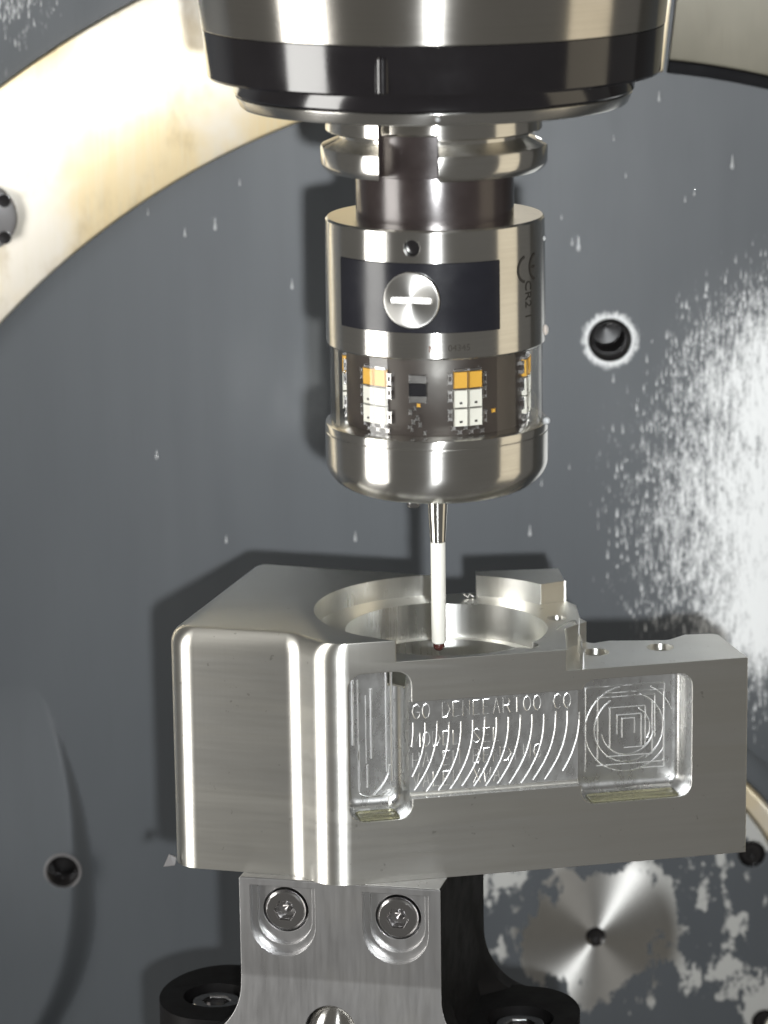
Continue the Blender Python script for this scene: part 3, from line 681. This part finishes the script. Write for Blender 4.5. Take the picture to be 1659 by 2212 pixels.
obj('dowel_pin', loft([[bpt(-3.0, k, -157)+BX*r*cos(2*pi*i/32)+Vector((0, 0, 1))*r*sin(2*pi*i/32) for i in range(32)] for r, k in [(7.9, 21)]+[(7.9*cos(a), 3-6*sin(a)) for a in [pi/2*j/9 for j in range(9)]]]), 'steel', post, smooth=50)
# base with two lugs, each with a counterbored screw
poly = []
for cx, a0 in ((48.5, -pi/2), (-48.5, pi/2)):
    poly += [(cx+17.5*cos(a0+pi*k/20), 34+24*sin(a0+pi*k/20)) for k in range(21)]
def lug(k): return [tuple(bpt(x, y, 0))[:2] for x, y in poly]
lb = lug(0)
core = [(-46, -1.5), (46, -1.5), (46, DEP+.5), (-46, DEP+.5)]
cbores = []
LC = [(-48.0, 31.0), (48.5, 31.0)]
for x, y in LC: cbores.append(cyl(bpt(x, y, ZL-9), (0, 0, 1), 10.2, 30, 48))
base_bm = boolean(prism(lb, ZL-14, ZL-.03), cbores)
bo = obj('base', base_bm, 'lug', post, smooth=30, label='dark shaded base with two lugs')
for x, y in LC:
    c = bpt(x, y, 0)
    obj('lug_screw', socket_head((c.x, c.y, ZL-9.1), (0, 0, 1), (1, 0, 0), (0, 1, 0), 8.0, 7.4, 4.3, 4.5), 'screw', post, smooth=25)

# ================================================================== SMALL LOOSE THINGS: chips and drops
chipm = loft([[Vector((-82.0, 8, -107.0)), Vector((-79.6, 7.6, -108.2)), Vector((-80.2, 9, -108))], [Vector((-83.8, 7.5, -111.0)), Vector((-80.2, 7, -110.4)), Vector((-81, 9, -110.6))]])
obj('metal_chip', chipm, 'ledge', None, (-82, 8, -111), 40, 'tiny bright metal chip stuck to the lower corner of the aluminium block', 'metal chip')
def at_wall(u, v, Y=WY):
    d = fw+rt*((u-829.5)/7500)-up*((v-1106)/7500); return CAM+d*((Y-CAM.y)/d.y)
DROPS = [(465, 489, 1.0), (400, 505, .8), (320, 460, .6), (631, 617, .9), (518, 396, .6), (339, 985, .8), (768, 1162, .9), (489, 1168, .7), (1145, 1150, 1.0), (1250, 532, 1.3), (1236, 525, .7), (1424, 212, .9), (1326, 300, .5), (1582, 355, 1.2), (1325, 820, .8), (1352, 380, .5), (1500, 418, .6), (1480, 432, .6), (1213, 470, .5), (1170, 1045, .6), (1230, 1010, .5)]
def make_drop(r):
    # a hanging bead: blunt below, thin tail above
    prof = [(.01, 1.9*r), (.13*r, 1.4*r), (.22*r, .6*r), (.42*r, 0), (.5*r, -.35*r), (.42*r, -.7*r), (.2*r, -.9*r), (.01, -.95*r)]
    return lathe(prof, (0, 0), 12)
for u, v, r in DROPS:
    p = at_wall(u, v); bm = make_drop(r*1.6)
    for q in bm.verts: q.co = Vector((q.co.x*.8, q.co.y*.7, q.co.z))+Vector((p.x, WY-.15*r, p.z))
    lab = {(1325, 820): 'small coolant drop just below the white-rimmed threaded bore', (1250, 532): 'fat clear coolant drop on the wall beside the top of the probe body', (1424, 212): 'coolant drop on the wall just under the dark shadow strip', (1582, 355): 'long pale coolant drop above the white dried residue'}.get((u, v), 'small clear coolant drop running down the plain grey wall')
    obj('coolant_drop', bm, 'drop', None, (p.x, WY, p.z), 60, lab, 'coolant drop', 'coolant drops on the wall')
def bead(c, r, mat, label, sq=1.0):
    bm = bmesh.new(); bmesh.ops.create_uvsphere(bm, u_segments=20, v_segments=12, radius=r)
    for q in bm.verts: q.co = Vector((q.co.x, q.co.y, q.co.z*sq))+Vector(c)
    obj('coolant_bead', bm, mat, None, c, 60, label, 'coolant drop')
bead((31.6, -6.5, 28.0), 1.2, 'drop', 'round coolant bead on the upper edge of the probe nose cap')
bead((31.4, -4.8, 54.3), 1.1, 'amberdrop', 'amber oil drop clinging to the lower edge of the probe body', 1.6)
bead((30.9, -5.6, 81.0), .8, 'drop', 'tiny coolant bead near the top of the probe body')
bead((0.2, -55.9, 121.3), .7, 'drop', 'tiny coolant bead hanging under the black spindle ring')
